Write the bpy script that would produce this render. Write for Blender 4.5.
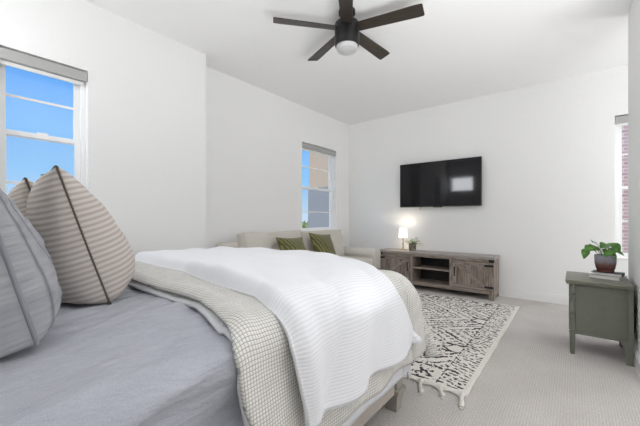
import bpy, bmesh, math, random
from mathutils import Vector, Matrix, noise

# ------------------------------------------------------------------ scene, camera, world, lights
SC = bpy.context.scene
for o in list(bpy.data.objects):
    bpy.data.objects.remove(o, do_unlink=True)
COL = SC.collection
PI = math.pi
rad = math.radians
rnd = random.Random(7)

SC.view_settings.view_transform = 'Standard'
SC.view_settings.look = 'None'
SC.view_settings.gamma = 1.0
SC.view_settings.use_curve_mapping = False
SC.view_settings.exposure = 0.0
SC.cycles.max_bounces = 16
SC.cycles.diffuse_bounces = 10

cd = bpy.data.cameras.new('camera')
cam = bpy.data.objects.new('camera', cd)
COL.objects.link(cam)
cam.location = (0, 0, 1.176)
cam.rotation_euler = (rad(90), 0, rad(38.5))
cd.sensor_width = 36.0
cd.lens = 36.0 * 318.0 / 640.0
cd.shift_y = 4.5 / 640.0
cd.clip_start = 0.03
SC.camera = cam

W = bpy.data.worlds.new('sky')
SC.world = W
W.use_nodes = True
wn, wl = W.node_tree.nodes, W.node_tree.links
wn.clear()
wout = wn.new('ShaderNodeOutputWorld')
wbg = wn.new('ShaderNodeBackground')
wtc = wn.new('ShaderNodeTexCoord')
wsx = wn.new('ShaderNodeSeparateXYZ')
wcr = wn.new('ShaderNodeValToRGB')
wl.new(wtc.outputs['Generated'], wsx.inputs[0])
wl.new(wsx.outputs['Z'], wcr.inputs[0])
wl.new(wcr.outputs[0], wbg.inputs[0])
wl.new(wbg.outputs[0], wout.inputs[0])
e = wcr.color_ramp.elements
e[0].position = 0.0; e[0].color = (0.62, 0.80, 1.0, 1)
e[1].position = 0.62; e[1].color = (2.1, 2.35, 2.7, 1)
q = e.new(0.11); q.color = (0.30, 0.62, 1.0, 1)
q = e.new(0.40); q.color = (0.115, 0.39, 1.0, 1)
wbg.inputs['Strength'].default_value = 1.0

def sun(name, rot, strength, angle):
    d = bpy.data.lights.new(name, 'SUN'); d.energy = strength; d.angle = rad(angle)
    d.color = (1.0, 0.94, 0.85)
    o = bpy.data.objects.new(name, d); COL.objects.link(o); o.rotation_euler = rot
    return o

def area(name, loc, direction, sx, sy, power, color=(1, 1, 1), spread=180):
    d = bpy.data.lights.new(name, 'AREA'); d.shape = 'RECTANGLE'; d.size = sx; d.size_y = sy
    d.energy = power; d.color = color; d.spread = rad(spread)
    o = bpy.data.objects.new(name, d); COL.objects.link(o)
    o.location = loc
    o.rotation_euler = Vector(direction).to_track_quat('-Z', 'Y').to_euler()
    return o

sun('sun', (rad(48), 0, rad(35)), 0.5, 1.0)
# transom daylight over the bed, and two fill lamps added to brighten the room
area('upward_fill', (1.20, 1.5, 0.80), (-0.10, 0.20, 0.97), 3.4, 1.2, 95, (0.98, 0.99, 1.0), 140)  # unseen lamp added in place of bounced daylight, aimed at the ceiling
area('transom_daylight', (-2.86, -0.62, 2.28), (0, 1, 0.0), 0.66, 0.42, 16, (0.97, 0.985, 1.0))
area('recess_fill', (1.95, 4.75, 1.6), (-1, -0.05, 0.1), 1.1, 1.8, 27, (0.98, 0.99, 1.0))  # unseen lamp added to brighten the far end of the room

# ------------------------------------------------------------------ materials
def mat(name, color, rough=0.6, metal=0.0, spec=0.5):
    m = bpy.data.materials.new(name); m.use_nodes = True
    b = m.node_tree.nodes['Principled BSDF']
    b.inputs['Base Color'].default_value = (*color, 1)
    b.inputs['Roughness'].default_value = rough
    b.inputs['Metallic'].default_value = metal
    b.inputs['Specular IOR Level'].default_value = spec
    return m

def N(m, t, **kw):
    n = m.node_tree.nodes.new(t)
    for k, v in kw.items():
        if hasattr(n, k): setattr(n, k, v)
        else: n.inputs[k].default_value = v
    return n

def L(m, a, b): m.node_tree.links.new(a, b)
def bsdf(m): return m.node_tree.nodes['Principled BSDF']

def coords(m, kind='Object', scale=(1, 1, 1), rot=(0, 0, 0)):
    tc = N(m, 'ShaderNodeTexCoord'); mp = N(m, 'ShaderNodeMapping')
    mp.inputs['Scale'].default_value = scale
    mp.inputs['Rotation'].default_value = rot
    L(m, tc.outputs[kind], mp.inputs[0])
    return mp.outputs[0]

def add_bump(m, height, strength=0.3, dist=0.01):
    b = N(m, 'ShaderNodeBump'); b.inputs['Strength'].default_value = strength
    b.inputs['Distance'].default_value = dist
    L(m, height, b.inputs['Height'])
    prev = bsdf(m).inputs['Normal']
    if prev.is_linked: L(m, prev.links[0].from_socket, b.inputs['Normal'])
    L(m, b.outputs[0], prev)

def ramp(m, fac, stops):
    r = N(m, 'ShaderNodeValToRGB'); e = r.color_ramp.elements
    e[0].position, e[0].color = stops[0][0], (*stops[0][1], 1)
    e[1].position, e[1].color = stops[-1][0], (*stops[-1][1], 1)
    for p, c in stops[1:-1]:
        x = e.new(p); x.color = (*c, 1)
    L(m, fac, r.inputs[0])
    return r.outputs[0]

def noise_mat(name, c1, c2, scale=20, rough=0.8, bump=0.2, dist=0.005, stretch=(1, 1, 1), kind='Object', detail=4, spec=0.3):
    m = mat(name, c1, rough, spec=spec)
    v = coords(m, kind, stretch)
    n = N(m, 'ShaderNodeTexNoise'); n.inputs['Scale'].default_value = scale; n.inputs['Detail'].default_value = detail
    L(m, v, n.inputs['Vector'])
    L(m, ramp(m, n.outputs[0], [(0.3, c1), (0.7, c2)]), bsdf(m).inputs['Base Color'])
    if bump: add_bump(m, n.outputs[0], bump, dist)
    return m

def wave(m, v, scale, profile='SIN', direction='X', dist=0.0, dscale=1.0, detail=2):
    w = N(m, 'ShaderNodeTexWave'); w.wave_type = 'BANDS'; w.bands_direction = direction; w.wave_profile = profile
    w.inputs['Scale'].default_value = scale; w.inputs['Distortion'].default_value = dist
    w.inputs['Detail Scale'].default_value = dscale; w.inputs['Detail'].default_value = detail
    L(m, v, w.inputs['Vector'])
    return w.outputs['Fac']

def math_n(m, op, a, b=None):
    n = N(m, 'ShaderNodeMath'); n.operation = op
    for i, x in enumerate((a, b)):
        if x is None: continue
        if isinstance(x, (int, float)): n.inputs[i].default_value = x
        else: L(m, x, n.inputs[i])
    return n.outputs[0]

M = {}
M['wall'] = noise_mat('wall_paint', (0.84, 0.84, 0.835), (0.86, 0.86, 0.855), 60, 0.9, 0.05, 0.002, spec=0.2)
M['ceiling'] = noise_mat('ceiling_paint', (0.85, 0.85, 0.845), (0.87, 0.87, 0.865), 60, 0.95, 0.05, 0.002, spec=0.1)
M['trim'] = mat('white_trim', (0.84, 0.84, 0.84), 0.4)
M['vinyl'] = mat('white_vinyl', (0.86, 0.86, 0.86), 0.35)
M['shade'] = noise_mat('grey_shade', (0.40, 0.40, 0.39), (0.44, 0.44, 0.43), 200, 0.7, 0.05)
M['shade_bar'] = mat('white_bar', (0.85, 0.85, 0.83), 0.5)  # plain white colour for the bottom bars

def glass_mat(name, tint, mixf=0.06):
    m = bpy.data.materials.new(name); m.use_nodes = True
    nt = m.node_tree; nt.nodes.clear()
    out = nt.nodes.new('ShaderNodeOutputMaterial'); mx = nt.nodes.new('ShaderNodeMixShader')
    tr = nt.nodes.new('ShaderNodeBsdfTransparent'); gl = nt.nodes.new('ShaderNodeBsdfGlossy')
    tr.inputs[0].default_value = (*tint, 1); gl.inputs['Roughness'].default_value = 0.02
    mx.inputs[0].default_value = mixf
    nt.links.new(tr.outputs[0], mx.inputs[1]); nt.links.new(gl.outputs[0], mx.inputs[2]); nt.links.new(mx.outputs[0], out.inputs[0])
    return m
M['glass'] = glass_mat('window_glass', (0.98, 0.99, 1.0), 0.03)
def screen_mat():
    m = bpy.data.materials.new('insect_screen'); m.use_nodes = True
    nt = m.node_tree; nt.nodes.clear()
    out = nt.nodes.new('ShaderNodeOutputMaterial'); mx = nt.nodes.new('ShaderNodeMixShader')
    tr = nt.nodes.new('ShaderNodeBsdfTransparent'); df = nt.nodes.new('ShaderNodeBsdfDiffuse')
    df.inputs[0].default_value = (0.30, 0.34, 0.40, 1)
    mx.inputs[0].default_value = 0.04
    nt.links.new(tr.outputs[0], mx.inputs[1]); nt.links.new(df.outputs[0], mx.inputs[2]); nt.links.new(mx.outputs[0], out.inputs[0])
    return m
M['screen'] = screen_mat()

# carpet: loop pile with a fine woven grid
m = mat('carpet', (0.4, 0.37, 0.35), 0.95, spec=0.1)
v = coords(m, 'Object')
n1 = N(m, 'ShaderNodeTexNoise'); n1.inputs['Scale'].default_value = 150; n1.inputs['Detail'].default_value = 3; L(m, v, n1.inputs['Vector'])
n2 = N(m, 'ShaderNodeTexNoise'); n2.inputs['Scale'].default_value = 3; L(m, v, n2.inputs['Vector'])
w1 = wave(m, v, 21, 'SIN', 'X', 2.5, 3); w2 = wave(m, v, 21, 'SIN', 'Y', 2.5, 3)
g = math_n(m, 'MULTIPLY', w1, w2)
h = math_n(m, 'ADD', math_n(m, 'MULTIPLY', g, 0.30), math_n(m, 'ADD', math_n(m, 'MULTIPLY', n1.outputs[0], 0.9), math_n(m, 'MULTIPLY', n2.outputs[0], 0.18)))
L(m, ramp(m, h, [(0.38, (0.40, 0.368, 0.35)), (0.62, (0.57, 0.538, 0.515)), (0.92, (0.72, 0.69, 0.66))]), bsdf(m).inputs['Base Color'])
add_bump(m, h, 0.6, 0.012)
M['carpet'] = m

# bed linen
def linen(name, c1, c2, wr=0.25):
    m = mat(name, c1, 0.9, spec=0.15)
    v = coords(m, 'UV', (1, 1, 1))
    n = N(m, 'ShaderNodeTexNoise'); n.inputs['Scale'].default_value = 9; n.inputs['Detail'].default_value = 6
    mp = N(m, 'ShaderNodeMapping'); mp.inputs['Scale'].default_value = (2.4, 0.6, 1); L(m, v, mp.inputs[0]); L(m, mp.outputs[0], n.inputs['Vector'])
    f = N(m, 'ShaderNodeTexNoise'); f.inputs['Scale'].default_value = 260; L(m, v, f.inputs['Vector'])
    t = math_n(m, 'ADD', math_n(m, 'MULTIPLY', n.outputs[0], 0.5), math_n(m, 'MULTIPLY', f.outputs[0], 0.5))
    L(m, ramp(m, t, [(0.35, c1), (0.65, c2)]), bsdf(m).inputs['Base Color'])
    add_bump(m, n.outputs[0], wr, 0.045)
    add_bump(m, f.outputs[0], 0.15, 0.003)
    bsdf(m).inputs['Sheen Weight'].default_value = 0.15
    return m
M['sheet'] = linen('blue_grey_linen', (0.37, 0.385, 0.435), (0.45, 0.465, 0.515), 0.5)
M['pale_sheet'] = linen('pale_sheet', (0.68, 0.69, 0.72), (0.75, 0.76, 0.79), 0.5)

# quilt: cream with a grid of grey stitched lines
m = mat('cream_quilt', (0.7, 0.67, 0.6), 0.92, spec=0.15)
v = coords(m, 'UV')
nz = N(m, 'ShaderNodeTexNoise'); nz.inputs['Scale'].default_value = 14; nz.inputs['Detail'].default_value = 3; L(m, v, nz.inputs['Vector'])
def grid_line(axis, per, width):
    sx = N(m, 'ShaderNodeSeparateXYZ'); L(m, v, sx.inputs[0])
    wob = math_n(m, 'MULTIPLY', nz.outputs[0], 0.006)
    x = math_n(m, 'ADD', sx.outputs[axis], wob)
    fr = math_n(m, 'FRACT', math_n(m, 'DIVIDE', math_n(m, 'ADD', x, 10.0), per))
    d = math_n(m, 'ABSOLUTE', math_n(m, 'SUBTRACT', fr, 0.5))
    return math_n(m, 'GREATER_THAN', d, 0.5 - width), d
ga, da = grid_line('X', 0.0115, 0.095); gb, db = grid_line('Y', 0.0115, 0.095)
gm = math_n(m, 'MAXIMUM', ga, gb)
cc = ramp(m, nz.outputs[0], [(0.3, (0.70, 0.68, 0.635)), (0.7, (0.80, 0.78, 0.735))])
mixq = N(m, 'ShaderNodeMixRGB'); mixq.inputs[2].default_value = (0.37, 0.37, 0.375, 1)
L(m, gm, mixq.inputs[0]); L(m, cc, mixq.inputs[1]); L(m, mixq.outputs[0], bsdf(m).inputs['Base Color'])
hq = math_n(m, 'MULTIPLY', math_n(m, 'SUBTRACT', 0.5, da), math_n(m, 'SUBTRACT', 0.5, db))
add_bump(m, hq, 0.45, 0.012)
M['quilt'] = m

# white comforter: ridged seersucker
m = mat('white_comforter', (0.82, 0.83, 0.86), 0.9, spec=0.15)
v = coords(m, 'UV')
wv = wave(m, v, 25, 'SIN', 'X', 0.6, 3)
nf = N(m, 'ShaderNodeTexNoise'); nf.inputs['Scale'].default_value = 70; nf.inputs['Detail'].default_value = 3; L(m, v, nf.inputs['Vector'])
L(m, ramp(m, wv, [(0.0, (0.74, 0.75, 0.78)), (0.6, (0.82, 0.83, 0.86))]), bsdf(m).inputs['Base Color'])
add_bump(m, math_n(m, 'ADD', math_n(m, 'MULTIPLY', wv, 0.6), math_n(m, 'MULTIPLY', nf.outputs[0], 0.6)), 0.22, 0.005)
M['white'] = m

# pillow fabrics (UV space of the pillow face)
def striped():
    m = mat('striped_linen', (0.6, 0.55, 0.5), 0.9, spec=0.15)
    v = coords(m, 'UV')
    w = wave(m, v, 13, 'SIN', 'Y', 0.4, 2)
    f = N(m, 'ShaderNodeTexNoise'); f.inputs['Scale'].default_value = 120; L(m, v, f.inputs['Vector'])
    t = math_n(m, 'ADD', math_n(m, 'MULTIPLY', w, 0.85), math_n(m, 'MULTIPLY', f.outputs[0], 0.3))
    L(m, ramp(m, t, [(0.25, (0.44, 0.385, 0.35)), (0.55, (0.52, 0.475, 0.44)), (0.9, (0.59, 0.55, 0.515))]), bsdf(m).inputs['Base Color'])
    add_bump(m, t, 0.25, 0.004)
    return m
M['striped'] = striped()
def channelled():
    m = mat('grey_quilted', (0.3, 0.3, 0.33), 0.85, spec=0.15)
    v = coords(m, 'UV')
    sx = N(m, 'ShaderNodeSeparateXYZ'); L(m, v, sx.inputs[0])
    fr = math_n(m, 'FRACT', math_n(m, 'MULTIPLY', sx.outputs['X'], 11))
    d = math_n(m, 'ABSOLUTE', math_n(m, 'SUBTRACT', fr, 0.5))
    n = N(m, 'ShaderNodeTexNoise'); n.inputs['Scale'].default_value = 12; n.inputs['Detail'].default_value = 3
    mp = N(m, 'ShaderNodeMapping'); mp.inputs['Scale'].default_value = (0.7, 2.6, 1); L(m, v, mp.inputs[0]); L(m, mp.outputs[0], n.inputs['Vector'])
    L(m, ramp(m, n.outputs[0], [(0.3, (0.31, 0.315, 0.34)), (0.7, (0.40, 0.405, 0.43))]), bsdf(m).inputs['Base Color'])
    hh = math_n(m, 'SUBTRACT', math_n(m, 'MULTIPLY', n.outputs[0], 0.8), math_n(m, 'POWER', math_n(m, 'MULTIPLY', d, 2.0), 8.0))
    add_bump(m, hh, 0.9, 0.02)
    return m
M['channel'] = channelled()
M['grey_fabric'] = noise_mat('grey_fabric', (0.27, 0.28, 0.31), (0.33, 0.335, 0.365), 60, 0.85, 0.2)
M['piping'] = mat('grey_piping', (0.24, 0.245, 0.275), 0.85)
M['stitch'] = mat('brown_stitching', (0.13, 0.105, 0.09), 0.9)
def velvet():
    m = mat('olive_velvet', (0.1, 0.1, 0.03), 0.8, spec=0.2)
    v = coords(m, 'UV', (1, 1, 1), (0, 0, rad(25)))
    w = wave(m, v, 5.0, 'SIN', 'X', 3.0, 3)
    L(m, ramp(m, w, [(0.2, (0.075, 0.072, 0.022)), (0.8, (0.185, 0.175, 0.062))]), bsdf(m).inputs['Base Color'])
    add_bump(m, w, 0.6, 0.01)
    bsdf(m).inputs['Sheen Weight'].default_value = 0.3
    return m
M['velvet'] = velvet()
M['sofa'] = noise_mat('cream_upholstery', (0.56, 0.53, 0.48), (0.64, 0.61, 0.56), 90, 0.92, 0.25, 0.003, spec=0.15)
M['taupe'] = noise_mat('taupe_painted_wood', (0.42, 0.38, 0.34), (0.46, 0.42, 0.38), 8, 0.55, 0.05, 0.003, (1, 6, 6))
M['taupe_dark'] = noise_mat('taupe_wood_leg', (0.33, 0.30, 0.27), (0.38, 0.345, 0.31), 8, 0.55, 0.05)

def wood(name, cols, stretch, rough=0.65, plank=None):
    m = mat(name, cols[1], rough, spec=0.3)
    v = coords(m, 'Object', stretch)
    n = N(m, 'ShaderNodeTexNoise'); n.inputs['Scale'].default_value = 6; n.inputs['Detail'].default_value = 8; n.inputs['Distortion'].default_value = 0.4
    L(m, v, n.inputs['Vector'])
    t = n.outputs[0]
    if plank:
        v2 = coords(m, 'Object')
        sx = N(m, 'ShaderNodeSeparateXYZ'); L(m, v2, sx.inputs[0])
        fl = math_n(m, 'FLOOR', math_n(m, 'DIVIDE', sx.outputs['X'], plank))
        wn_ = N(m, 'ShaderNodeTexWhiteNoise'); wn_.noise_dimensions = '1D'; L(m, fl, wn_.inputs['W'])
        t = math_n(m, 'ADD', math_n(m, 'MULTIPLY', t, 0.75), math_n(m, 'MULTIPLY', math_n(m, 'SUBTRACT', wn_.outputs[0], 0.3), 0.28))
        fr = math_n(m, 'FRACT', math_n(m, 'DIVIDE', sx.outputs['X'], plank))
        edge = math_n(m, 'GREATER_THAN', math_n(m, 'ABSOLUTE', math_n(m, 'SUBTRACT', fr, 0.5)), 0.475)
        t = math_n(m, 'SUBTRACT', t, math_n(m, 'MULTIPLY', edge, 0.25))
    L(m, ramp(m, t, [(0.25, cols[0]), (0.5, cols[1]), (0.75, cols[2])]), bsdf(m).inputs['Base Color'])
    add_bump(m, n.outputs[0], 0.15, 0.003)
    return m
GW = [(0.125, 0.098, 0.082), (0.275, 0.228, 0.198), (0.46, 0.40, 0.355)]
M['wood_x'] = wood('grey_wash_wood_long', GW, (1.2, 9, 9))
M['wood_z'] = wood('grey_wash_wood_upright', GW, (9, 9, 1.2))
M['wood_plank'] = wood('grey_wash_planks', GW, (7, 7, 1.0), 0.65, 0.085)
M['wood_top'] = wood('grey_wash_top', [(0.26, 0.235, 0.215), (0.36, 0.33, 0.31), (0.44, 0.41, 0.385)], (1.2, 9, 9), 0.5)
M['dark_back'] = wood('dark_back_panel', [(0.02, 0.02, 0.021), (0.035, 0.034, 0.034), (0.055, 0.052, 0.05)], (1, 9, 9), 0.6)
M['iron'] = mat('black_iron', (0.018, 0.018, 0.018), 0.5, 0.4)
M['black_plastic'] = mat('black_plastic', (0.012, 0.012, 0.013), 0.35)
M['screen_glass'] = mat('tv_screen', (0.004, 0.004, 0.006), 0.06, spec=0.35)
M['logo'] = mat('grey_logo', (0.25, 0.25, 0.26), 0.3, 0.7)
M['fan_black'] = mat('fan_black', (0.010, 0.010, 0.010), 0.4, spec=0.3)
M['fan_blade'] = wood('fan_blade', [(0.025, 0.019, 0.015), (0.038, 0.030, 0.024), (0.055, 0.043, 0.034)], (2, 14, 14), 0.32)
M['sage'] = noise_mat('sage_paint', (0.150, 0.158, 0.128), (0.165, 0.174, 0.142), 25, 0.45, 0.04)
M['sage_top'] = noise_mat('sage_top_paint', (0.18, 0.18, 0.14), (0.20, 0.20, 0.16), 25, 0.4, 0.04)
M['leaf'] = noise_mat('green_leaf', (0.05, 0.15, 0.025), (0.15, 0.33, 0.07), 18, 0.4, 0.1)
M['leaf_pale'] = noise_mat('pale_green_leaf', (0.18, 0.27, 0.06), (0.34, 0.42, 0.14), 30, 0.5, 0.1)
M['stem'] = mat('plant_stem', (0.12, 0.22, 0.05), 0.5)
M['soil'] = noise_mat('soil', (0.03, 0.02, 0.015), (0.06, 0.045, 0.03), 80, 0.95, 0.4)
m = mat('glazed_pot', (0.3, 0.28, 0.3), 0.22)
v = coords(m, 'Object'); sx = N(m, 'ShaderNodeSeparateXYZ'); L(m, v, sx.inputs[0])
nn = N(m, 'ShaderNodeTexNoise'); nn.inputs['Scale'].default_value = 25; L(m, v, nn.inputs['Vector'])
t = math_n(m, 'ADD', math_n(m, 'MULTIPLY', sx.outputs['Z'], 6.5), math_n(m, 'MULTIPLY', nn.outputs[0], 0.18))
L(m, ramp(m, t, [(0.25, (0.11, 0.035, 0.028)), (0.52, (0.16, 0.075, 0.065)), (0.66, (0.24, 0.21, 0.23)), (0.9, (0.33, 0.32, 0.36))]), bsdf(m).inputs['Base Color'])
M['glazed'] = m
M['stone_pot'] = noise_mat('stone_pot', (0.10, 0.085, 0.075), (0.30, 0.25, 0.21), 22, 0.7, 0.2)
M['book_dark'] = mat('charcoal_cover', (0.035, 0.035, 0.042), 0.5)
M['book_light'] = mat('pale_cover', (0.60, 0.60, 0.58), 0.5)
m = mat('paper', (0.72, 0.71, 0.68), 0.9); v = coords(m, 'Object', (1, 1, 1))
L(m, ramp(m, wave(m, v, 120, 'SIN', 'Z'), [(0.0, (0.6, 0.59, 0.56)), (1.0, (0.78, 0.77, 0.75))]), bsdf(m).inputs['Base Color'])
M['paper'] = m
M['brass'] = mat('pale_brass', (0.42, 0.33, 0.22), 0.35, 0.8)
M['rug_cream'] = noise_mat('rug_cream_wool', (0.66, 0.63, 0.585), (0.80, 0.77, 0.725), 90, 0.95, 0.5, 0.01, spec=0.1)
M['rug_dark'] = noise_mat('rug_dark_wool', (0.028, 0.027, 0.027), (0.085, 0.08, 0.078), 90, 0.95, 0.5, 0.01, spec=0.1)
M['stucco'] = noise_mat('beige_stucco', (0.56, 0.42, 0.30), (0.62, 0.47, 0.34), 30, 0.95, 0.2)
M['house_grey'] = noise_mat('plain_grey', (0.31, 0.31, 0.31), (0.35, 0.35, 0.35), 30, 0.95, 0.2)
m = mat('pale_brick', (0.5, 0.35, 0.32), 0.9)
bt = N(m, 'ShaderNodeTexBrick'); v = coords(m, 'Object', (1, 1, 1), (rad(90), 0, 0)); L(m, v, bt.inputs['Vector'])
bt.inputs['Color1'].default_value = (0.62, 0.40, 0.37, 1); bt.inputs['Color2'].default_value = (0.52, 0.30, 0.27, 1); bt.inputs['Mortar'].default_value = (0.75, 0.68, 0.65, 1)
bt.inputs['Scale'].default_value = 1.0; bt.inputs['Brick Width'].default_value = 0.21; bt.inputs['Row Height'].default_value = 0.075; bt.inputs['Mortar Size'].default_value = 0.008
L(m, bt.outputs['Color'], bsdf(m).inputs['Base Color'])
M['brick'] = m
M['grass'] = noise_mat('desert_gravel', (0.42, 0.36, 0.29), (0.52, 0.45, 0.37), 3, 0.95, 0.1)
M['bark'] = noise_mat('bark', (0.10, 0.07, 0.05), (0.16, 0.12, 0.09), 20, 0.95, 0.3)
def emit(name, color, strength):
    m = mat(name, color, 0.6)
    bsdf(m).inputs['Emission Color'].default_value = (*color, 1)
    bsdf(m).inputs['Emission Strength'].default_value = strength
    return m
M['lamp_shade'] = emit('lit_lamp_shade', (1.0, 0.95, 0.87), 1.6)
M['globe'] = mat('frosted_globe', (0.48, 0.48, 0.48), 0.35)

# ------------------------------------------------------------------ mesh helpers
class MB:
    def __init__(s): s.bm = bmesh.new()
    def _merge(s, b, mx=None):
        if mx is not None: bmesh.ops.transform(b, matrix=mx, verts=b.verts)
        me = bpy.data.meshes.new('tmp'); b.to_mesh(me); b.free(); s.bm.from_mesh(me); bpy.data.meshes.remove(me)
    def box(s, x0, x1, y0, y1, z0, z1, bev=0.0, seg=2, mx=None):
        b = bmesh.new(); bmesh.ops.create_cube(b, size=1)
        bmesh.ops.scale(b, vec=(x1 - x0, y1 - y0, z1 - z0), verts=b.verts)
        bmesh.ops.translate(b, vec=((x0 + x1) / 2, (y0 + y1) / 2, (z0 + z1) / 2), verts=b.verts)
        if bev > 0: bmesh.ops.bevel(b, geom=b.edges[:], offset=bev, segments=seg, profile=0.5, affect='EDGES')
        s._merge(b, mx); return s
    def lathe(s, prof, seg=24, c=(0, 0, 0), mx=None):
        b = bmesh.new(); rings = []
        for r, z in prof:
            if r < 1e-5: rings.append([b.verts.new((c[0], c[1], c[2] + z))])
            else: rings.append([b.verts.new((c[0] + r * math.cos(2 * PI * k / seg), c[1] + r * math.sin(2 * PI * k / seg), c[2] + z)) for k in range(seg)])
        for A, B in zip(rings, rings[1:]):
            for k in range(seg):
                k2 = (k + 1) % seg
                if len(A) == 1 and len(B) == 1: continue
                if len(A) == 1: b.faces.new((A[0], B[k2], B[k]))
                elif len(B) == 1: b.faces.new((A[k], A[k2], B[0]))
                else: b.faces.new((A[k], A[k2], B[k2], B[k]))
        bmesh.ops.recalc_face_normals(b, faces=b.faces[:])
        s._merge(b, mx); return s
    def tube(s, pts, r, seg=8, cap=True, closed=False):
        b = bmesh.new(); pts = [Vector(p) for p in pts]; n = len(pts); rings = []
        rr = r if isinstance(r, (list, tuple)) else [r] * n
        prev = None
        for i, p in enumerate(pts):
            if closed: t = pts[(i + 1) % n] - pts[i - 1]
            else: t = pts[min(i + 1, n - 1)] - pts[max(i - 1, 0)]
            t.normalize()
            if prev is None:
                a = Vector((0, 0, 1)) if abs(t.z) < 0.9 else Vector((1, 0, 0))
                u = t.cross(a).normalized()
            else:
                u = (prev - t * prev.dot(t)).normalized()
            prev = u; w = t.cross(u)
            rings.append([b.verts.new(p + (u * math.cos(2 * PI * k / seg) + w * math.sin(2 * PI * k / seg)) * rr[i]) for k in range(seg)])
        pairs = list(zip(rings, rings[1:])) + ([(rings[-1], rings[0])] if closed else [])
        for A, B in pairs:
            for k in range(seg):
                b.faces.new((A[k], A[(k + 1) % seg], B[(k + 1) % seg], B[k]))
        if cap and not closed:
            b.faces.new(rings[0][::-1]); b.faces.new(rings[-1])
        bmesh.ops.recalc_face_normals(b, faces=b.faces[:])
        s._merge(b); return s
    def prism(s, poly, axis, a0, a1, bev=0.0):
        b = bmesh.new()
        def P(p, a):
            if axis == 'X': return (a, p[0], p[1])
            if axis == 'Y': return (p[0], a, p[1])
            return (p[0], p[1], a)
        A = [b.verts.new(P(p, a0)) for p in poly]; B = [b.verts.new(P(p, a1)) for p in poly]
        b.faces.new(A); b.faces.new(B[::-1]); n = len(poly)
        for k in range(n): b.faces.new((A[k], B[k], B[(k + 1) % n], A[(k + 1) % n]))
        bmesh.ops.recalc_face_normals(b, faces=b.faces[:])
        if bev > 0: bmesh.ops.bevel(b, geom=b.edges[:], offset=bev, segments=2, profile=0.5, affect='EDGES')
        s._merge(b); return s
    def build(s, name, material, parent=None, smooth=False, loc=None, angle=35):
        me = bpy.data.meshes.new(name)
        if smooth:
            for f in s.bm.faces: f.smooth = True
            for ed in s.bm.edges:
                if len(ed.link_faces) == 2 and ed.calc_face_angle(0) > rad(angle): ed.smooth = False
        s.bm.to_mesh(me); s.bm.free()
        return link_mesh(name, me, material, parent, loc)

def link_mesh(name, me, material, parent=None, loc=None):
    o = bpy.data.objects.new(name, me); COL.objects.link(o)
    if material is not None:
        for mm in (material if isinstance(material, (list, tuple)) else [material]): me.materials.append(mm)
    if parent is not None: o.parent = parent
    if loc is not None: o.location = loc
    return o

def empty(name, loc=(0, 0, 0), rz=0.0):
    o = bpy.data.objects.new(name, None); COL.objects.link(o)
    o.empty_display_size = 0.1; o.location = loc; o.rotation_euler = (0, 0, rz)
    return o

def tag(o, label=None, cat=None, group=None, kind=None):
    for k, val in (('label', label), ('category', cat), ('group', group), ('kind', kind)):
        if val: o[k] = val
    return o

def struct(o):
    o['kind'] = 'structure'; return o

def copy_tree(o, parent=None):
    c = o.copy(); COL.objects.link(c)
    if parent is not None: c.parent = parent
    for ch in [x for x in bpy.data.objects if x.parent == o]: copy_tree(ch, c)
    return c

def subsurf(o, n=1):
    md = o.modifiers.new('smooth', 'SUBSURF'); md.levels = n; md.render_levels = n; return o

def solid(o, t, offset=-1):
    md = o.modifiers.new('thickness', 'SOLIDIFY'); md.thickness = t; md.offset = offset; return o

# ------------------------------------------------------------------ the room
CEIL = 3.05
XL, XF, YB, XR = -3.30, -3.55, 5.41, 0.40
YJ, YR = 2.045, 4.08          # end of the near left wall, end of the right wall
YH = -0.45                    # wall behind the bed head
Z0, Z1 = 0.92, 2.45           # window openings

def wall_with_hole(axis, c0, c1, a0, a1, h0, h1, z0, z1, zt=CEIL):
    b = MB()
    def bx(p0, p1, q0, q1):
        if p1 - p0 < 1e-4 or q1 - q0 < 1e-4: return
        if axis == 'X': b.box(c0, c1, p0, p1, q0, q1)
        else: b.box(p0, p1, c0, c1, q0, q1)
    bx(a0, h0, 0, zt); bx(h1, a1, 0, zt); bx(h0, h1, 0, z0); bx(h0, h1, z1, zt)
    return b

struct(MB().box(-3.9, 2.3, -1.6, 5.7, -0.12, 0.0).build('floor', M['carpet']))
struct(MB().box(-4.1, 2.4, -2.6, 5.9, CEIL, CEIL + 0.15).build('ceiling', M['ceiling']))  # slab runs past the head wall, unseen, to block sun at the transom
LW0, LW1 = 0.335, 0.908
FW0, FW1 = 3.979, 4.96
RW0, RW1 = 0.41, 1.35
struct(wall_with_hole('X', XL - 0.40, XL, -0.6, YJ, LW0, LW1, Z0, Z1).build('wall_left', M['wall']))
struct(wall_with_hole('X', XF - 0.15, XF, YJ, YB, FW0, FW1, Z0, Z1).build('wall_left_alcove', M['wall']))
struct(wall_with_hole('Y', YB, YB + 0.15, XF - 0.15, 2.2, RW0, RW1, 0.66, Z1).build('wall_back', M['wall']))
struct(MB().box(XR, XR + 0.12, 3.2, YR, 0, CEIL).build('wall_right', M['wall']))
struct(MB().box(2.0, 2.15, -1.6, YB, 0, CEIL).build('wall_right_outer', M['wall']))
struct(wall_with_hole('Y', YH - 0.12, YH, XL - 0.40, 2.0, -3.20, -2.52, 2.06, 2.50).build('wall_head', M['wall']))

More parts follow.
